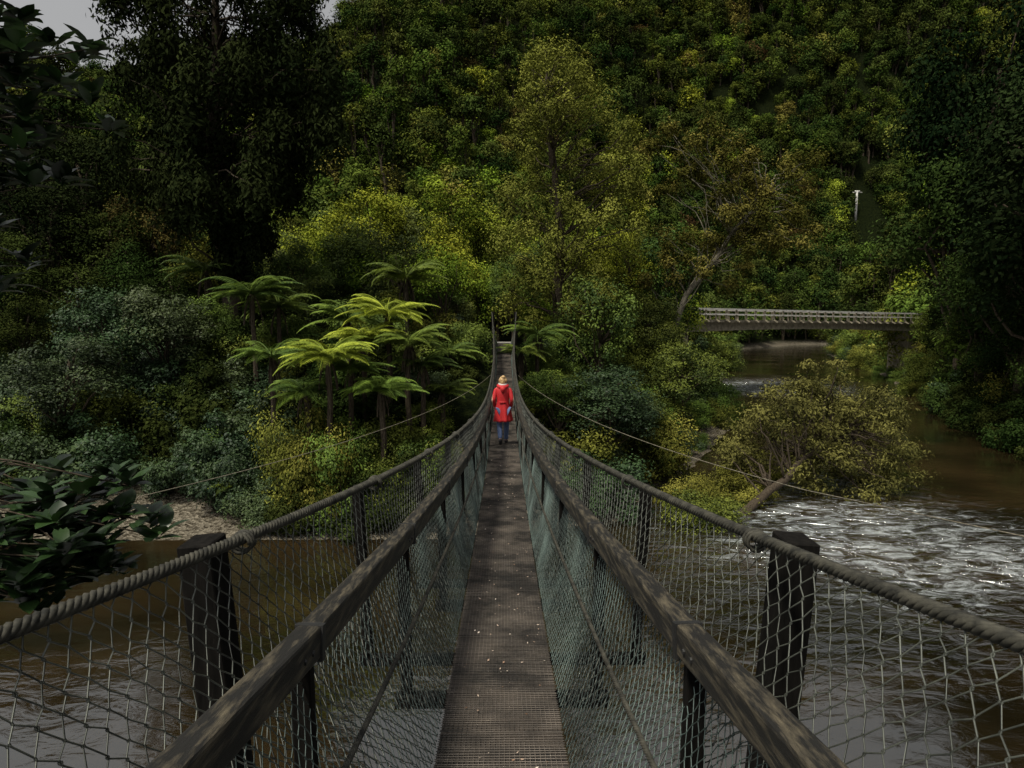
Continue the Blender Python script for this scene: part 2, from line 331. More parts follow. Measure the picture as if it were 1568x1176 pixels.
netting(wc,cz,lambda y:wr(y)*0+.35,lambda y:deckz(y)-.03,.086,.112,1.45,.0030,Y0,Y1,'outer_netting',M_wire,.12,1)
netting(lambda y:wr(y)+.05,lambda y:deckz(y)+HR-.05,lambda y:wr(y)*0+.345,lambda y:deckz(y)-.02,.062,.08,1.0,.0022,Y0,Y1,'inner_netting',M_wire2,.1,2)
g=Geo()
for s in (-1,1):
    beam(g,(s*.62,38.2,4.0),(s*.62,38.2,8.1),.16,.16)
    beam(g,(s*.62,-1.6,4.0),(s*.95,-1.6,7.2),.2,.2)
g.obj('portal_posts',[M_post],bridge,False)
g=Geo()
def curve3(a,b,c,n=40):
    t=np.linspace(0,1,n)[:,None]; a,b,c=map(np.array,(a,b,c)); return (1-t)**2*a+2*t*(1-t)*b+t*t*c
tube(g,curve3((-.6,30,deckz(30)-.1),(-2.2,22,4.3),P(215,762,15.)),.009,5)
tube(g,[P(215,762,15.),(-15,8,3)],.009,5)
tube(g,curve3((.6,30,deckz(30)-.1),(2.2,21,4.4),P(1250,752,13.)),.009,5)
tube(g,[P(1250,752,13.),(13,6,4.2)],.009,5)
g.obj('guy_wires',[M_barkpale],bridge)
g=Geo()
for k in range(7):
    box(g,(0.02,38.3+k*.5,deckz(38)-.06-k*.01),(.9,.52,.1),0)
g.obj('path',[mat_noise('path_gravel',(.08,.08,.07),(.3,.29,.27),12,.9,.4)],None,False)
# ------------------------------------------------------------ road bridge
rb=empty('road_bridge')
A=P(1060,489,63); B=P(1440,493,84)
A=np.array([A[0],A[1],CZ-.5]); B=np.array([B[0],B[1],CZ-1.05])
d=(B-A); L_=np.linalg.norm(d); d/=L_; nrm=np.array([-d[1],d[0],0]); nrm/=np.linalg.norm(nrm)
W=4.6; g=Geo(); gr=Geo()
beam(g,A+nrm*W/2-[0,0,.15],B+nrm*W/2-[0,0,.15],W,.26)
for o in (.45,W-.45):
    nseg=24
    for k in range(nseg):
        a=A+d*L_*k/nseg; b=A+d*L_*(k+1)/nseg; tm=(k+.5)/nseg; h=.62+.35*abs(2*tm-1)**2
        beam(g,a+nrm*o-[0,0,.28+h/2],b+nrm*o-[0,0,.28+h/2],.35,h)
for k,o in ((0,-.02),(1,W+.02)):
    n=30
    for q in range(n+1):
        c=A+d*L_*q/n+nrm*o; box(gr,c+[0,0,.42],(.16,.16,1.1)); 
        if k==0: beam(gr,c+[0,0,.0]-nrm*.02,c+[0,0,-.25]-nrm*.5,.1,.1)
    for hz,hh in ((.98,.16),(.5,.10)):
        beam(gr,A+nrm*o+[0,0,hz]-nrm*.1,B+nrm*o+[0,0,hz]-nrm*.1,.09,hh,1)
g.obj('deck_and_girders',[M_conc],rb,False); gr.obj('guardrails',[M_conc,M_white],rb,False)
g=Geo()
for c in (A,B): box(g,c+nrm*W/2-np.array([0,0,3.6]),(3,W,5.6))
g.obj('abutments',[M_conc],rb,False)
up=empty('utility_pole'); g=Geo()
for dd in np.arange(100,260,2.):
    top=P(1327,292,dd)
    if float(terr(top[0],top[1]))>top[2]-9: break
gz=float(terr(top[0],top[1])); sw=dd/125
tube(g,[(top[0],top[1],gz-1),(top[0],top[1],top[2])],[.24*sw,.18*sw],8)
box(g,(top[0]+.1,top[1],top[2]-.35),(1.8*sw,.16,.28)); box(g,(top[0]+.1,top[1],top[2]-.1),(.9*sw,.2,.4*sw))
g.obj('pole',[M_white],up)
# ------------------------------------------------------------ trees
def limb(a,b,r0,r1,rs,g,mi,n=8,wob=.06):
    a=np.array(a,float);b=np.array(b,float);t=np.linspace(0,1,n)[:,None]; L_=np.linalg.norm(b-a)
    p=a+(b-a)*t+np.cumsum(rs.normal(size=(n,3)),0)*L_*wob*.5*np.sin(t*math.pi)
    p[:,2]+=np.sin(t[:,0]*math.pi)*L_*.05
    tube(g,p,np.linspace(r0,r1,n),6,mi); return p
def make_tree(seed,height,crown_r,nclump,nleaf,lsize,base=.35,cr=(.28,.42),asp=.5,droop=.25,flat=1.0,top=.0,lean=(0,0)):
    g=Geo(); rs=R0(seed); C=[];Rr=[]
    ch=height*(1-base)/2; cc=np.array([lean[0],lean[1],height*base+ch])
    for k in range(nclump):
        d=rs.normal(size=3); d/=np.linalg.norm(d)
        if d[2]<0 and rs.rand()<.55: d[2]*=-1
        q=rs.uniform(.45,.98); wz=1-.45*max(d[2],0)*top
        C.append(cc+d*np.array([crown_r*wz,crown_r*wz,ch])*q*.85); Rr.append(crown_r*rs.uniform(*cr)*np.array([1,1,.8*flat]))
    C=np.array(C)
    tr=limb((0,0,-1),cc+[0,0,ch*.5],height*.028,height*.008,rs,g,1,10,.03)
    for k in range(0,nclump,2):
        s=tr[rs.randint(3,8)]; limb(s,C[k],height*.009,height*.002,rs,g,1,6,.08)
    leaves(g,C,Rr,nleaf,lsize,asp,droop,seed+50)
    return g
def protos(tag,specs):
    col=bpy.data.collections.new(tag)
    for k,(g,ml,mb) in enumerate(specs):
        o=g.obj('%s_%02d'%(tag,k),[ml,mb],None,True,False); col.objects.link(o)
    return col
def scatter(name,col,pts,idx,scl,rot,parent=None):
    me=bpy.data.meshes.new(name); pts=np.array(pts,float)
    me.vertices.add(len(pts)); me.vertices.foreach_set('co',pts.astype(np.float32).ravel())
    a=me.attributes.new('idx','INT','POINT'); a.data.foreach_set('value',np.array(idx,dtype=np.int32))
    a=me.attributes.new('scl','FLOAT_VECTOR','POINT'); a.data.foreach_set('vector',np.array(scl,dtype=np.float32).ravel())
    a=me.attributes.new('rot','FLOAT_VECTOR','POINT'); a.data.foreach_set('vector',np.array(rot,dtype=np.float32).ravel())
    o=bpy.data.objects.new(name,me); scene.collection.objects.link(o)
    ng=bpy.data.node_groups.new(name,'GeometryNodeTree'); ng.interface.new_socket('Geometry',in_out='INPUT',socket_type='NodeSocketGeometry'); ng.interface.new_socket('Geometry',in_out='OUTPUT',socket_type='NodeSocketGeometry')
    N=ng.nodes;L=ng.links; gi=N.new('NodeGroupInput'); go=N.new('NodeGroupOutput'); ip=N.new('GeometryNodeInstanceOnPoints'); ci=N.new('GeometryNodeCollectionInfo')
    ci.inputs['Collection'].default_value=col; ci.inputs['Separate Children'].default_value=True; ci.inputs['Reset Children'].default_value=True
    def na(n,t):
        x=N.new('GeometryNodeInputNamedAttribute'); x.data_type=t; x.inputs['Name'].default_value=n; return x.outputs['Attribute']
    L.new(gi.outputs[0],ip.inputs['Points']); L.new(ci.outputs[0],ip.inputs['Instance']); ip.inputs['Pick Instance'].default_value=True
    L.new(na('idx','INT'),ip.inputs['Instance Index']); L.new(na('scl','FLOAT_VECTOR'),ip.inputs['Scale']); L.new(na('rot','FLOAT_VECTOR'),ip.inputs['Rotation'])
    L.new(ip.outputs[0],go.inputs[0]); md=o.modifiers.new('scatter','NODES'); md.node_group=ng
    return o
hp=[]
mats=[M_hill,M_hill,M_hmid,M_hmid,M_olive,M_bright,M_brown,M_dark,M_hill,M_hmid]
for k in range(10):
    tall=(k in (1,3,7))
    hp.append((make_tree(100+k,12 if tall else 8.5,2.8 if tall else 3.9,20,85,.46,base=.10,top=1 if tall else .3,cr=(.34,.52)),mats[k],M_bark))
hcol=protos('hilltree',hp)
rs=R0(11); pts=[];idx=[];scl=[];rot=[]
def hilltree(x,y,r,k,s,sz):
    z=float(terr(x,y)); px=784+x/y*F
    if abs(px-1327)<30 and math.hypot(x,y)<dd*1.15 and z+12.5*sz>P(1327,318,y)[2]: return
    pts.append((x,y,z-.8-.5*rs.rand())); idx.append(k); scl.append((s*rs.uniform(.9,1.1),s,sz)); rot.append((rs.normal()*.06,rs.normal()*.06,rs.rand()*6.28))
r=66.
while r<322:
    sp=4.0+r*.0068
    az=-.80+rs.rand()*.05
    while az<.80:
        dens=.7 if (az>.1 and r>150) else (.85 if az>.1 else 1)
        a=az+rs.uniform(-.7,.7)*sp/r; rr=r+rs.uniform(-.8,.8)*sp; az+=sp/r*dens
        x,y=rr*math.sin(a),rr*math.cos(a)
        d=float(river_d(x,y))
        if d<2.5: continue
        px=784+x/y*F
        if 1055<px<1440 and rr<88 and d<30: continue
        f=math.exp(-((px-850)/380)**2)*math.exp(-((rr-85)/75)**2)  # brighter leaf colours towards view centre: vignette falloff painted into the foliage
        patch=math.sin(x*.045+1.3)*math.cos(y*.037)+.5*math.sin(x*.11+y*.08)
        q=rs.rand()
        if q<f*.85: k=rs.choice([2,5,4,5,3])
        elif px>950: k=rs.choice([0,8,1,2,9,4,7,6,3,5],p=[.13,.13,.09,.15,.15,.13,.05,.03,.09,.05]) if patch>-.2 else rs.choice([0,8,1,7,2])
        else: k=rs.choice([0,8,1,2,9,3,4,6,7],p=[.17,.17,.16,.10,.10,.14,.06,.03,.07])
        s=rs.uniform(.6,1.35)*(.8+r*.0011); sz=s*rs.uniform(.75,1.3)
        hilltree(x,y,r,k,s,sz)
    r+=sp*(.82 if r<130 else .68)
for k in range(650):     # thicken the steep face beyond the river
    px=rs.uniform(1000,1420); rr=rs.uniform(140,290); a=math.atan((px-784)/F); x,y=rr*math.sin(a),rr*math.cos(a)
    if float(river_d(x,y))<3: continue
    s=rs.uniform(.8,1.3); hilltree(x,y,rr,rs.choice([0,8,1,2,9,3,7]),s,s*rs.uniform(.8,1.2))
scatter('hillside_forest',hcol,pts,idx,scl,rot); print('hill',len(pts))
mp_=[]
mats=[M_bright,M_mid,M_bright,M_tot,M_dark,M_mid]
for k in range(6):
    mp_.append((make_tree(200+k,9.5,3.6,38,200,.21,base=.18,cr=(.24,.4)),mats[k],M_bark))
mcol=protos('midtree',mp_)
pts=[];idx=[];scl=[];rot=[]
for y in np.arange(40,74,3.1):
    for x in np.arange(-62,72,3.4):
        xx=x+rs.uniform(-1.3,1.3); y2=y+rs.uniform(-1.2,1.2)
        d=float(river_d(xx,y2))
        if d<1.5: continue
        if abs(xx)<2.6 and y2<46: continue
        px=784+xx/y2*F
        if 1040<px<1460: continue
        left=px<440; right=px>1250
        if left or right: k=rs.choice([4,4,4,3,1])  # darker leaf colours at both sides, edge darkening painted into foliage
        else: k=rs.choice([0,2,1,5,3,0,5])
        s=rs.uniform(.65,1.05)*(.75+.25*smooth((y2-40)/25))
        if abs(px-780)<110 and y2<50: s*=.75
        pts.append((xx,y2,float(terr(xx,y2))-.5)); idx.append(k); scl.append((s,s,s*rs.uniform(.85,1.25))); rot.append((0,0,rs.rand()*6.28))
scatter('valley_forest',mcol,pts,idx,scl,rot)
sp_=[]
mats=[M_grey,M_mid,M_dark,M_tot,M_bright,M_grey]
for k in range(6):
    g=Geo(); r2=R0(300+k); C=[];Rr=[]
    for q in range(28):
        d=r2.normal(size=3); d/=np.linalg.norm(d); d[2]=abs(d[2]); 
        C.append(np.array([0,0,.5])+d*np.array([2.1,2.1,2.6])*r2.uniform(.4,1)); Rr.append(r2.uniform(.5,.95)*np.array([1,1,.8]))
    for q in range(0,28,3): limb((0,0,-.5),C[q],.07,.015,r2,g,1,6,.08)
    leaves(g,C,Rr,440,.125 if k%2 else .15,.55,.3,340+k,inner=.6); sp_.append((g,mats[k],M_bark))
scol=protos('shrub',sp_)
pts=[];idx=[];scl=[];rot=[]
def shrub(xx,y2,s,k,sink=.3,sz=None):
    pts.append((xx,y2,float(terr(xx,y2))-sink)); idx.append(k); scl.append((s,s,sz if sz else s*rs.uniform(.8,1.2))); rot.append((rs.normal()*.08,rs.normal()*.08,rs.rand()*6.28))
for y in np.arange(23.5,45,1.8):
    for x in np.arange(-44,46,1.9):
        xx=x+rs.uniform(-.9,.9); y2=y+rs.uniform(-.8,.8); d=float(river_d(xx,y2))
        dm=1.0 if xx>-9 else 3.6
        if d<dm or d>17: continue
        if abs(xx)<1.3+ .5*(y2<37): continue
        px=784+xx/y2*F
        s=rs.uniform(.6,1.05)
        if abs(xx)<3.2: s*=.62
        if xx>9 and xx<25: s*=.65
        if px<450: s*=1.15; k=rs.choice([0,2,0,5,1,2,2])
        elif px<760: k=rs.choice([1,3,3,1,2,0])
        elif px<1150: k=rs.choice([0,5,1,1,3,3])
        else: k=rs.choice([2,2,2,3]); s*=1.2
        if px<760 and d<4: s*=.8
        shrub(xx,y2,s,k)
for y in np.arange(26,62,1.6):
    for dx in (.6,2.4,4.4,6.4):
        xr=float(np.interp(y,RIV[4:9,1],RIV[4:9,0]+RIV[4:9,2])); xx=xr+dx+rs.uniform(-.6,.6)
        if float(river_d(xx,y))<.1: continue
        shrub(xx,y,rs.uniform(.75,1.15),rs.choice([2,2,3,2]))
for y in np.arange(45,150,2.2):
    for x in np.arange(5,90,2.4):
        xx=x+rs.uniform(-.9,.9); y2=y+rs.uniform(-.8,.8); d=float(river_d(xx,y2)); px=784+xx/y2*F
        if d<.3 or d>7: continue
        if 1075<px<1420 and y2<92: s=.5 if y2>60 else .7
        else: s=rs.uniform(.7,1.2)
        if y2>95: s*=1.3
        shrub(xx,y2,s*rs.uniform(.8,1.1),rs.choice([1,3,2,1,0]))
for (px,py,dd_) in [(1100,770,27),(1140,760,28),(1120,720,30),(1165,700,33),(1090,800,25.5),(1060,790,25.5),(1150,730,29),(1075,740,28)]:
    t=P(px,py,dd_); shrub(t[0],t[1],rs.uniform(.6,.8),rs.choice([3,2,1]),.1)
for (px,top_,dd_,k) in [(440,600,25.6,3),(490,585,25.2,3),(540,620,25.2,1),(585,640,25.3,3),(630,650,25.6,2),(670,640,26,1),(700,655,26.4,3),(400,650,26,0),(470,690,24.8,2),(560,700,24.8,2),(640,700,25,2),(360,640,27,0),(520,600,26.8,1),(600,610,27,1)]:
    t=P(px,top_,dd_); h=t[2]-float(terr(t[0],t[1])); shrub(t[0],t[1],.72,k,.2,h/3.75)
scatter('riverside_shrubs',scol,pts,idx,scl,rot)
np_=[make_tree(400+k,9,3.1,46,360,.15,base=.2,cr=(.22,.36)) for k in range(4)]
nm={}
def place(name,k,px,pytop,d,mat,wid=1.0,bark=M_bark):
    t=P(px,pytop,d); x=t[0]
    while x>0 and river_d(x,d)<1.5: x+=.5 if px>1250 else -.5
    z0=float(terr(x,d))-.3; h=t[2]-z0
    key=(k,mat.name)
    if key not in nm: nm[key]=np_[k].mesh('tree_mesh',[mat,bark])
    o=bpy.data.objects.new(name,nm[key]); scene.collection.objects.link(o); o.location=(x,d,z0); s=h/9.2
    o.scale=(max(s,.5)*wid,max(s,.5)*wid,s); o.rotation_euler=(0,0,random.random()*6.28)
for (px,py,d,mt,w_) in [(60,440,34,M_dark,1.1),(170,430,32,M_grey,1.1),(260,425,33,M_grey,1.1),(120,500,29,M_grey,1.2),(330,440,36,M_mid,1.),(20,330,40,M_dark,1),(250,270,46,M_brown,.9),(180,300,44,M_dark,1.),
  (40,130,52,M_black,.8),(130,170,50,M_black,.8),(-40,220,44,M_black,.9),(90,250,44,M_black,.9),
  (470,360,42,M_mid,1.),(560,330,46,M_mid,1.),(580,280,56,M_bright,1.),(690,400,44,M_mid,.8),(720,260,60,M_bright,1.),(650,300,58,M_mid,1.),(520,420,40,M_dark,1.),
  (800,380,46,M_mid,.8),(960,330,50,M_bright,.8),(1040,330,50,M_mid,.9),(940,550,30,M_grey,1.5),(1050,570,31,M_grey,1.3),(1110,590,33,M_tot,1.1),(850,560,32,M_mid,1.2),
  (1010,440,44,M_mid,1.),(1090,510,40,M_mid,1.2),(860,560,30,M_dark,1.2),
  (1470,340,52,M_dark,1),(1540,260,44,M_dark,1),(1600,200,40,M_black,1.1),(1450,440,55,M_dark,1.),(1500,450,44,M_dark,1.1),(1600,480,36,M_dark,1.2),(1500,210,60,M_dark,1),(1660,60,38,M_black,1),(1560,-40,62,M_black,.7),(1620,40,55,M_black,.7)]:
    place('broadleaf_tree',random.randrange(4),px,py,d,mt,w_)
def hero(name,seed,base,trunk_top,r0,clumps,nleaf,lsize,ml,mb,asp=.4,droop=.3,inner=.6,limbr=.05,up=.35):
    g=Geo(); rs=R0(seed); base=np.array(base,float); tt=np.array(trunk_top,float)-base
    tr=limb((0,0,-.5),tt,r0,r0*.25,rs,g,1,14,.02)
    C=np.array([c_[:3] for c_ in clumps])-base; Rr=np.array([c_[3:6] for c_ in clumps])
    for k in range(len(C)):
        dd2=np.linalg.norm(tr-(C[k]-[0,0,rs.uniform(.5,3.0)]),axis=1); i=int(np.argmin(dd2)); limb(tr[max(i,2)],C[k],limbr*rs.uniform(.7,1.5),.015,rs,g,1,8,.08)
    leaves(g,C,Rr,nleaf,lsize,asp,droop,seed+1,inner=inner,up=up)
    return g.obj(name,[ml,mb],loc=base)
rs=R0(21); D=38; cl=[]
for k in range(165):
    py=rs.uniform(-90,330); 
    wdt=np.interp(py,[-90,0,230,330],[130,165,178,80])
    px=350+rs.uniform(-1,1)*wdt
    p=P(px,py,D+rs.uniform(-4,4)); cl.append((*p,rs.uniform(.6,1.15),rs.uniform(.6,1.15),rs.uniform(1.1,2.1)))
for k in range(16):
    p=P(rs.uniform(345,425),rs.uniform(300,420),D+rs.uniform(-1,1)); cl.append((*p,.6,.6,1.2))
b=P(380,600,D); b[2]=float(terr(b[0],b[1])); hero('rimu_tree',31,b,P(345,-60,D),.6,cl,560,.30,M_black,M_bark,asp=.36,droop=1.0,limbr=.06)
cl=[]; D=41
for k in range(125):
    py=rs.uniform(75,500); w_=np.interp(py,[75,150,230,320,500],[28,70,100,115,95]); cx=np.interp(py,[75,200,500],[850,890,885])
    p=P(cx+rs.uniform(-1,1)*w_,py,D+rs.uniform(-3,3)); q=rs.uniform(.55,1.15); cl.append((*p,q,q,q*1.2))
b=P(868,560,D); b[2]=float(terr(b[0],b[1])); hero('totara_tree',32,b,P(850,110,D),.4,cl,430,.17,M_tot,M_bark,asp=.42,droop=.4,limbr=.05)
cl=[]; D=46
for k in range(95):
    a=rs.rand()
    if a<.55: c0=P(1180,300,D); sx,sz=75,75
    elif a<.8: c0=P(1075,250,D); sx,sz=60,60
    else: c0=P(1090,400,D); sx,sz=100,50
    p=c0+np.array([rs.uniform(-1,1)*sx/F*D,rs.uniform(-2.5,2.5),rs.uniform(-1,1)*sz/F*D]); q=rs.uniform(.6,1.05); cl.append((*p,q,q,q*.9))
b=P(985,560,D); b[2]=float(terr(b[0],b[1])); hero('kanuka_tree',33,b,P(1190,300,D),.3,cl,380,.19,M_olive,M_barkpale,asp=.45,droop=.2,inner=.8,limbr=.035)
cl=[]; D=31
for k in range(165):
    px=rs.uniform(1130,1420); top_=np.interp(px,[1140,1220,1290,1360,1430],[650,570,550,590,680]); bot=np.interp(px,[1140,1250,1350,1430],[745,755,760,760]); py=rs.uniform(top_,bot)
    if rs.rand()<.35 and py>700: continue
    p=P(px,py,D+rs.uniform(-2.6,2.6)); s=rs.uniform(.35,.9); cl.append((*p,s*1.3,s*1.3,s*.75))
b=P(1135,790,26.5); b[2]=.1; hero('willow_tree',34,b,P(1310,660,D),.22,cl,320,.16,M_wil,M_bark,asp=.35,droop=.5,inner=.9,limbr=.04,up=.2)
# ------------------------------------------------------------ tree ferns
def fern(base_px,base_py,d,fl,nf,mat,seed,hang=.5):
    top=P(base_px,base_py,d); z0=float(terr(top[0],top[1]))-.3; g=Geo(); rs=R0(seed); h=max(top[2]-z0,.8)
    limb((0,0,0),(0,0,h),.13,.10,rs,g,1,8,.01)
    for k in range(nf):
        a=k*2.399+rs.uniform(-.2,.2); el=rs.uniform(.1,1.0); L_=fl*rs.uniform(.75,1.1); n=34
        t=np.linspace(0,1,n); ang=el-(t**1.3)*(hang+el*.8+rs.uniform(0,.5))
        ds=L_/n; hx=np.cumsum(np.cos(ang))*ds; hz=np.cumsum(np.sin(ang))*ds
        dr=np.array([math.cos(a),math.sin(a),0]); sd=np.array([-math.sin(a),math.cos(a),0])
        p=np.array([0,0,h])+hx[:,None]*dr+hz[:,None]*np.array([0,0,1]); tube(g,p,np.linspace(.022,.006,n),4,0,.3)
        pl=.55*fl/2.6*np.sin(np.clip(t*1.0+.07,0,1)**.75*math.pi)**.75+.03
        tn=rs.uniform(0,.95)
        for s in (-1,1):
            for f in (0.,.5):
                i0=np.arange(2,n-1); q=p[i0]*(1-f)+p[i0+1]*f; ln=pl[i0][:,None]
                tip=q+s*sd*ln*.95+dr*ln*.35-np.array([0,0,1])*ln*(.22+.16*rs.rand(len(i0),1))
                mid=(q+tip)/2+np.array([0,0,.03]); wv=dr*.022*fl/2.6
                v=np.stack([q,mid-wv,tip,mid+wv],1).reshape(-1,3); g.add(v,np.arange(len(v)).reshape(-1,4),0,np.repeat(np.clip(tn+rs.normal(size=len(i0))*.18,0,1),4))
    for k in range(7):
        a=rs.rand()*6.28; dr=np.array([math.cos(a),math.sin(a),0]); n=12; t=np.linspace(0,1,n)
        p=np.array([0,0,h])+dr*np.sin(t*1.4)[:,None]*.45*fl/2.6-np.array([0,0,1])*(t**1.4)[:,None]*1.5*fl/2.6; tube(g,p,np.linspace(.05,.02,n),4,1)
    g.obj('tree_fern',[mat,M_bark],loc=(top[0],top[1],z0),smooth_=False)
for k,(px,py,d,fl,nf,mt) in enumerate([(515,548,25.6,2.1,36,M_fern),(605,480,28.5,2.2,32,M_fern),(640,525,27.5,2.0,28,M_fernd),(400,450,33,2.6,28,M_fernd),(545,490,30.5,2.2,28,M_fernd),(430,545,28.5,1.9,26,M_fernd),
   (595,595,25.6,1.8,28,M_fernd),(690,600,28.5,1.6,24,M_fernd),(330,415,38,2.8,24,M_fernd),(635,425,35,2.6,26,M_fernd),(835,512,36,2.2,22,M_fernd),(385,740,26.5,1.5,18,M_fernd),(700,540,33,1.9,24,M_fernd),(810,540,35,1.7,18,M_fernd),(480,600,26,1.7,26,M_fernd),(570,520,28,1.9,28,M_fern),(440,470,35,2.4,24,M_fernd),(660,560,28,1.7,26,M_fernd),(550,565,26.5,1.7,26,M_fernd)]):
    fern(px,py,d,fl,nf,mt,600+k)
# ------------------------------------------------------------ foreground glossy-leaved tree
def bigleaf(g,p,dr,nrm,s,w,t,mi=0):
    dr=dr/np.linalg.norm(dr); sd=np.cross(nrm,dr); sd/=np.linalg.norm(sd)+1e-9; nn=np.cross(dr,sd)
    ts=[0,.12,.35,.6,.82,1.]; ws=[.03,.5,.95,1.,.62,.03]; v=[]
    for a,b_ in zip(ts,ws):
        c=p+dr*s*a-nn*s*.22*a*a
        v+= [c-sd*w*b_*.5+nn*w*.12*b_, c, c+sd*w*b_*.5+nn*w*.12*b_]
    q=[]
    for k in range(5): q+=[[3*k,3*k+1,3*k+4,3*k+3],[3*k+1,3*k+2,3*k+5,3*k+4]]
    g.add(v,q,mi,t)
g=Geo(); rs=R0(77)
base=np.array([-5.6,4.2,4.0]); tr=limb(base,(-4.6,4.6,11.5),.16,.06,rs,g,1,14,.02)
def spray(c0,n,spread,ls):
    for k in range(n):
        c=c0+rs.normal(size=3)*spread; i=int(np.argmin(np.abs(tr[:,2]-c[2]+.2))); 
        limb(tr[i],c,.012,.004,rs,g,1,7,.05)
        nl=rs.randint(8,14)
        for q in range(nl):
            a=q*2.4+rs.rand(); dr=np.array([math.cos(a),math.sin(a),rs.uniform(.1,1.4)]); nn=np.array([-dr[0]*.6,-dr[1]*.6,1.])
            bigleaf(g,c+rs.normal(size=3)*.02,dr,nn,ls*rs.uniform(.7,1.2),ls*.5*rs.uniform(.8,1.1),rs.rand())
spray(P(150,800,3.9),28,np.array([.27,.25,.17]),.17)
spray(P(60,870,3.8),28,np.array([.27,.2,.15]),.17)
spray(P(30,60,4.5),20,np.array([.25,.3,.22]),.16)
spray(P(10,200,4.3),22,np.array([.22,.3,.3]),.17)
spray(P(0,380,4.2),16,np.array([.18,.3,.2]),.17)
spray(P(95,170,4.6),7,np.array([.2,.2,.12]),.15)
spray(P(0,740,4.),12,np.array([.15,.2,.1]),.17)
g.obj('overhanging_tree',[M_gloss,M_bark],smooth_=True)
# ------------------------------------------------------------ woman
def plain(name,col,rough=.7,**k): return mat_noise(name,tuple(c_*.8 for c_ in col),col,30,rough,.1,bdist=.003,**k)
M_red=plain('red_wool',(.42,.006,.010)); M_jean=plain('denim',(.07,.11,.22)); M_skin=plain('skin',(.5,.3,.22),.5); M_hair=mat_noise('blonde_hair',(.22,.13,.05),(.5,.34,.16),40,.5,.4,stretch=(1,1,.2),bdist=.004)
M_shoe=plain('shoe',(.02,.018,.018)); M_scarf=plain('pale_scarf',(.55,.5,.48))
WY=15.9; wz=float(deckz(WY))+.015; wo=empty('walking_woman',(-.02,WY,wz))
def skin(name,vs,es,rad,mat,root=0,sub=2):
    me=bpy.data.meshes.new(name); me.from_pydata(vs,es,[]); me.materials.append(mat); o=bpy.data.objects.new(name,me); scene.collection.objects.link(o); o.parent=wo
    sm=o.modifiers.new('s','SKIN'); sv=me.skin_vertices[0].data
    for k,r_ in enumerate(rad): sv[k].radius=(r_,r_) if np.isscalar(r_) else r_
    sv[root].use_root=True; sm.use_smooth_shade=True
    ss=o.modifiers.new('ss','SUBSURF'); ss.levels=sub; ss.render_levels=sub; return o
bv_=[(0,0,.86),(0,0,1.0),(0,.01,1.16),(0,.01,1.30),(0,.0,1.38),(0,.01,1.44),(0,.02,1.50),(0,.03,1.555),
 (.085,.02,.82),(.085,.14,.46),(.075,.17,.08),(.08,.27,.03),
 (-.085,0,.82),(-.08,.03,.45),(-.06,-.20,.16),(-.055,-.17,.04),
 (.165,0,1.32),(.235,-.07,1.06),(.205,.08,.87),(-.165,0,1.32),(-.235,-.07,1.06),(-.205,.08,.87)]
be=[(0,1),(1,2),(2,3),(3,4),(4,5),(5,6),(6,7),(0,8),(8,9),(9,10),(10,11),(0,12),(12,13),(13,14),(14,15),(3,16),(16,17),(17,18),(3,19),(19,20),(20,21)]
br=[(.14,.1),(.12,.085),(.14,.09),(.13,.08),.045,(.07,.085),(.078,.092),.05,.085,.055,.036,.03,.085,.055,.036,.03,.05,.038,.026,.05,.038,.026]
skin('body',bv_,be,br,M_skin)
skin('jeans',[(0,0,.86)]+bv_[8:11]+bv_[12:15],[(0,1),(1,2),(2,3),(0,4),(4,5),(5,6)],[(.15,.11),.095,.068,.052,.095,.068,.052],M_jean)
skin('shoe_right',[(.075,.14,.07),(.077,.2,.045),(.08,.31,.035)],[(0,1),(1,2)],[.048,.045,.035],M_shoe)
skin('shoe_left',[(-.06,-.25,.18),(-.057,-.20,.10),(-.055,-.15,.03)],[(0,1),(1,2)],[.05,.046,.034],M_shoe)
for s in (-1,1):
    skin('sleeve_'+('r' if s>0 else 'l'),[(s*.10,.0,1.33),(s*.165,-.0,1.30),(s*.215,-.07,1.07),(s*.195,.07,.89)],[(0,1),(1,2),(2,3)],[.06,.062,.05,.043],M_red)
    hv=[(s*.205,.08,.875),(s*.19,.11,.83)]; he=[(0,1)]; hr=[.026,.034]
    for f in range(4):
        i0=len(hv); yo=-.024+f*.017; hv+=[(s*.188,.105+yo,.80),(s*.18,.11+yo,.765-.004*(f in(0,3))),(s*.17,.115+yo,.74)]; he+=[(1,i0),(i0,i0+1),(i0+1,i0+2)]; hr+=[.0095,.009,.007]
    i0=len(hv); hv+=[(s*.17,.145,.825),(s*.16,.155,.79)]; he+=[(1,i0),(i0,i0+1)]; hr+=[.011,.009]
    skin('hand_'+('r' if s>0 else 'l'),hv,he,hr,M_skin,0,1)
g=Geo(); n=40; th=np.arange(n)*2*math.pi/n
rings=[(.56,.215,.19,.03,.022),(.60,.212,.185,.03,.02),(.75,.19,.16,.02,.014),(.90,.168,.14,.01,.008),(1.02,.145,.115,.005,.004),(1.10,.145,.115,0,.003),(1.20,.158,.125,0,.002),(1.29,.168,.12,0,.001),(1.345,.155,.10,0,0),(1.375,.115,.085,0,0),(1.395,.075,.07,.0,0),(1.43,.068,.068,0,0)]
v=[]
for z,a,b_,yo,pl in rings:
    q=1+pl/.2*np.sin(th*9+.4)+pl/.25*np.sin(th*4); v.append(np.stack([a*np.cos(th)*q,b_*np.sin(th)*q+yo-.01,np.full(n,z)+.006*np.sin(th*4)],1))
v=np.array(v); nr=len(v); i=np.arange(nr-1)[:,None]*n; j=np.arange(n)[None]; k=(j+1)%n
g.add(v,np.stack([i+j,i+k,i+n+k,i+n+j],-1)); 
box(g,(0,-.135,1.02),(.16,.012,.035),0)
co=g.obj('red_coat',[M_red],wo); sd=co.modifiers.new('t','SOLIDIFY'); sd.thickness=.008
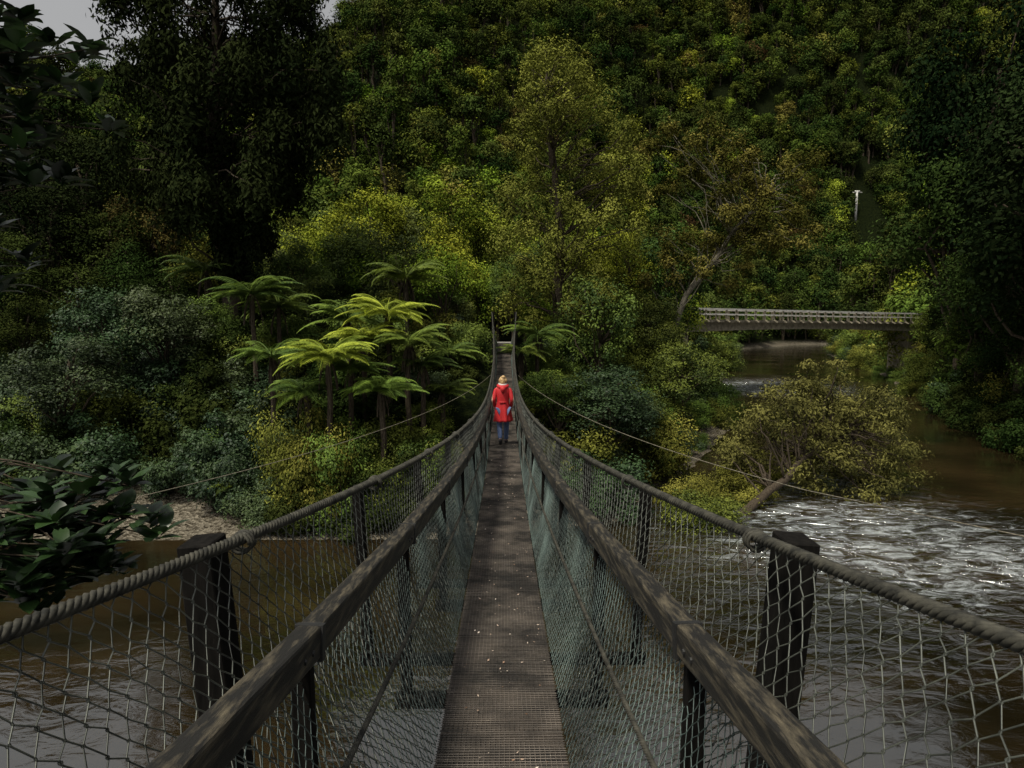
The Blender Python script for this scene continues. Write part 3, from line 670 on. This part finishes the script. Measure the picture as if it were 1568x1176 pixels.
g=Geo(); tt=np.linspace(-2.4,2.4,20)
tube(g,np.stack([.105*np.sin(tt),.0-.10*np.cos(tt),1.40-.03*np.cos(tt)],1),np.interp(np.abs(tt),[0,1.5,2.4],[.05,.042,.025]),10)
tube(g,[(0,-.12,1.38),(0,-.145,1.31),(0,-.14,1.24)],[.075,.06,.02],10)
g.obj('hood',[M_red],wo)
g=Geo(); tube(g,np.stack([.078*np.sin(tt),.0-.085*np.cos(tt),1.44-.015*np.cos(tt)],1),.03,10); g.obj('scarf',[M_scarf],wo)
def ell(g,c,r_,mi=0,a=14,b_=10,cut=None):
    ph=np.linspace(.001,math.pi-.001,b_); th=np.arange(a)*2*math.pi/a
    v=np.stack([np.sin(ph)[:,None]*np.cos(th),np.sin(ph)[:,None]*np.sin(th),np.cos(ph)[:,None]*np.ones(a)],-1)*np.array(r_)+np.array(c)
    i=np.arange(b_-1)[:,None]*a; j=np.arange(a)[None]; k=(j+1)%a; g.add(v,np.stack([i+j,i+a+j,i+a+k,i+k],-1),mi)
g=Geo(); ell(g,(0,-.012,1.535),(.088,.098,.095)); ell(g,(0,-.035,1.49),(.078,.08,.09)); ell(g,(0.01,-.06,1.605),(.05,.05,.042))
for k in range(26):
    a=random.uniform(0,6.28); tube(g,[(.07*math.cos(a),-.03+.07*math.sin(a)*.8,1.57),(.092*math.cos(a),-.03+.095*math.sin(a)*.8,1.53),(.088*math.cos(a),-.04+.07*math.sin(a)*.7,1.46)],[.01,.012,.003],5)
g.obj('hair',[M_hair],wo)
g=Geo()
for s in (-1,1): ell(g,(s*.084,.015,1.51),(.012,.02,.03)); 
tube(g,[(0,.105,1.525),(0,.125,1.50),(0,.11,1.49)],[.008,.013,.01],6)
g.obj('nose_and_ears',[M_skin],wo)
g=Geo()
for s in (-1,1): ell(g,(s*.032,.098,1.522),(.012,.008,.006))
tube(g,[(-.024,.098,1.462),(0,.106,1.46),(.024,.098,1.462)],.005,5)
g.obj('eyes_and_mouth',[M_shoe],wo)
# ------------------------------------------------------------ light, sky, camera
w=bpy.data.worlds.new('World'); scene.world=w; w.use_nodes=True; nt=w.node_tree; N=nt.nodes; L=nt.links; N.clear()
SE,SR=math.radians(62),math.radians(222)
sk=N.new('ShaderNodeTexSky'); sk.sky_type='NISHITA'; sk.sun_disc=False; sk.sun_elevation=SE; sk.sun_rotation=SR; sk.dust_density=6; sk.air_density=1.2
hs=N.new('ShaderNodeHueSaturation'); hs.inputs['Saturation'].default_value=.06; L.new(sk.outputs[0],hs.inputs['Color'])
bg=N.new('ShaderNodeBackground'); bg.inputs[1].default_value=.12; wo_=N.new('ShaderNodeOutputWorld')
L.new(hs.outputs[0],bg.inputs[0]); L.new(bg.outputs[0],wo_.inputs[0])
ld=bpy.data.lights.new('sun','SUN'); ld.energy=4.0; ld.angle=math.radians(8); ld.color=(1,.93,.76); lo=bpy.data.objects.new('sun',ld); scene.collection.objects.link(lo)
dirv=Vector((math.sin(SR)*math.cos(SE),math.cos(SR)*math.cos(SE),math.sin(SE))); lo.rotation_euler=dirv.to_track_quat('Z','Y').to_euler(); lo.location=(0,0,60)
cd=bpy.data.cameras.new('camera'); cd.lens=24; cd.sensor_width=36; cd.clip_end=5000; cd.clip_start=.05
co=bpy.data.objects.new('camera',cd); scene.collection.objects.link(co); co.location=(.02,0,CZ); co.rotation_euler=(math.radians(90)-PITCH,0,-math.radians(.63)); scene.camera=co
scene.view_settings.view_transform='Standard'; scene.view_settings.look='None'; scene.view_settings.exposure=0
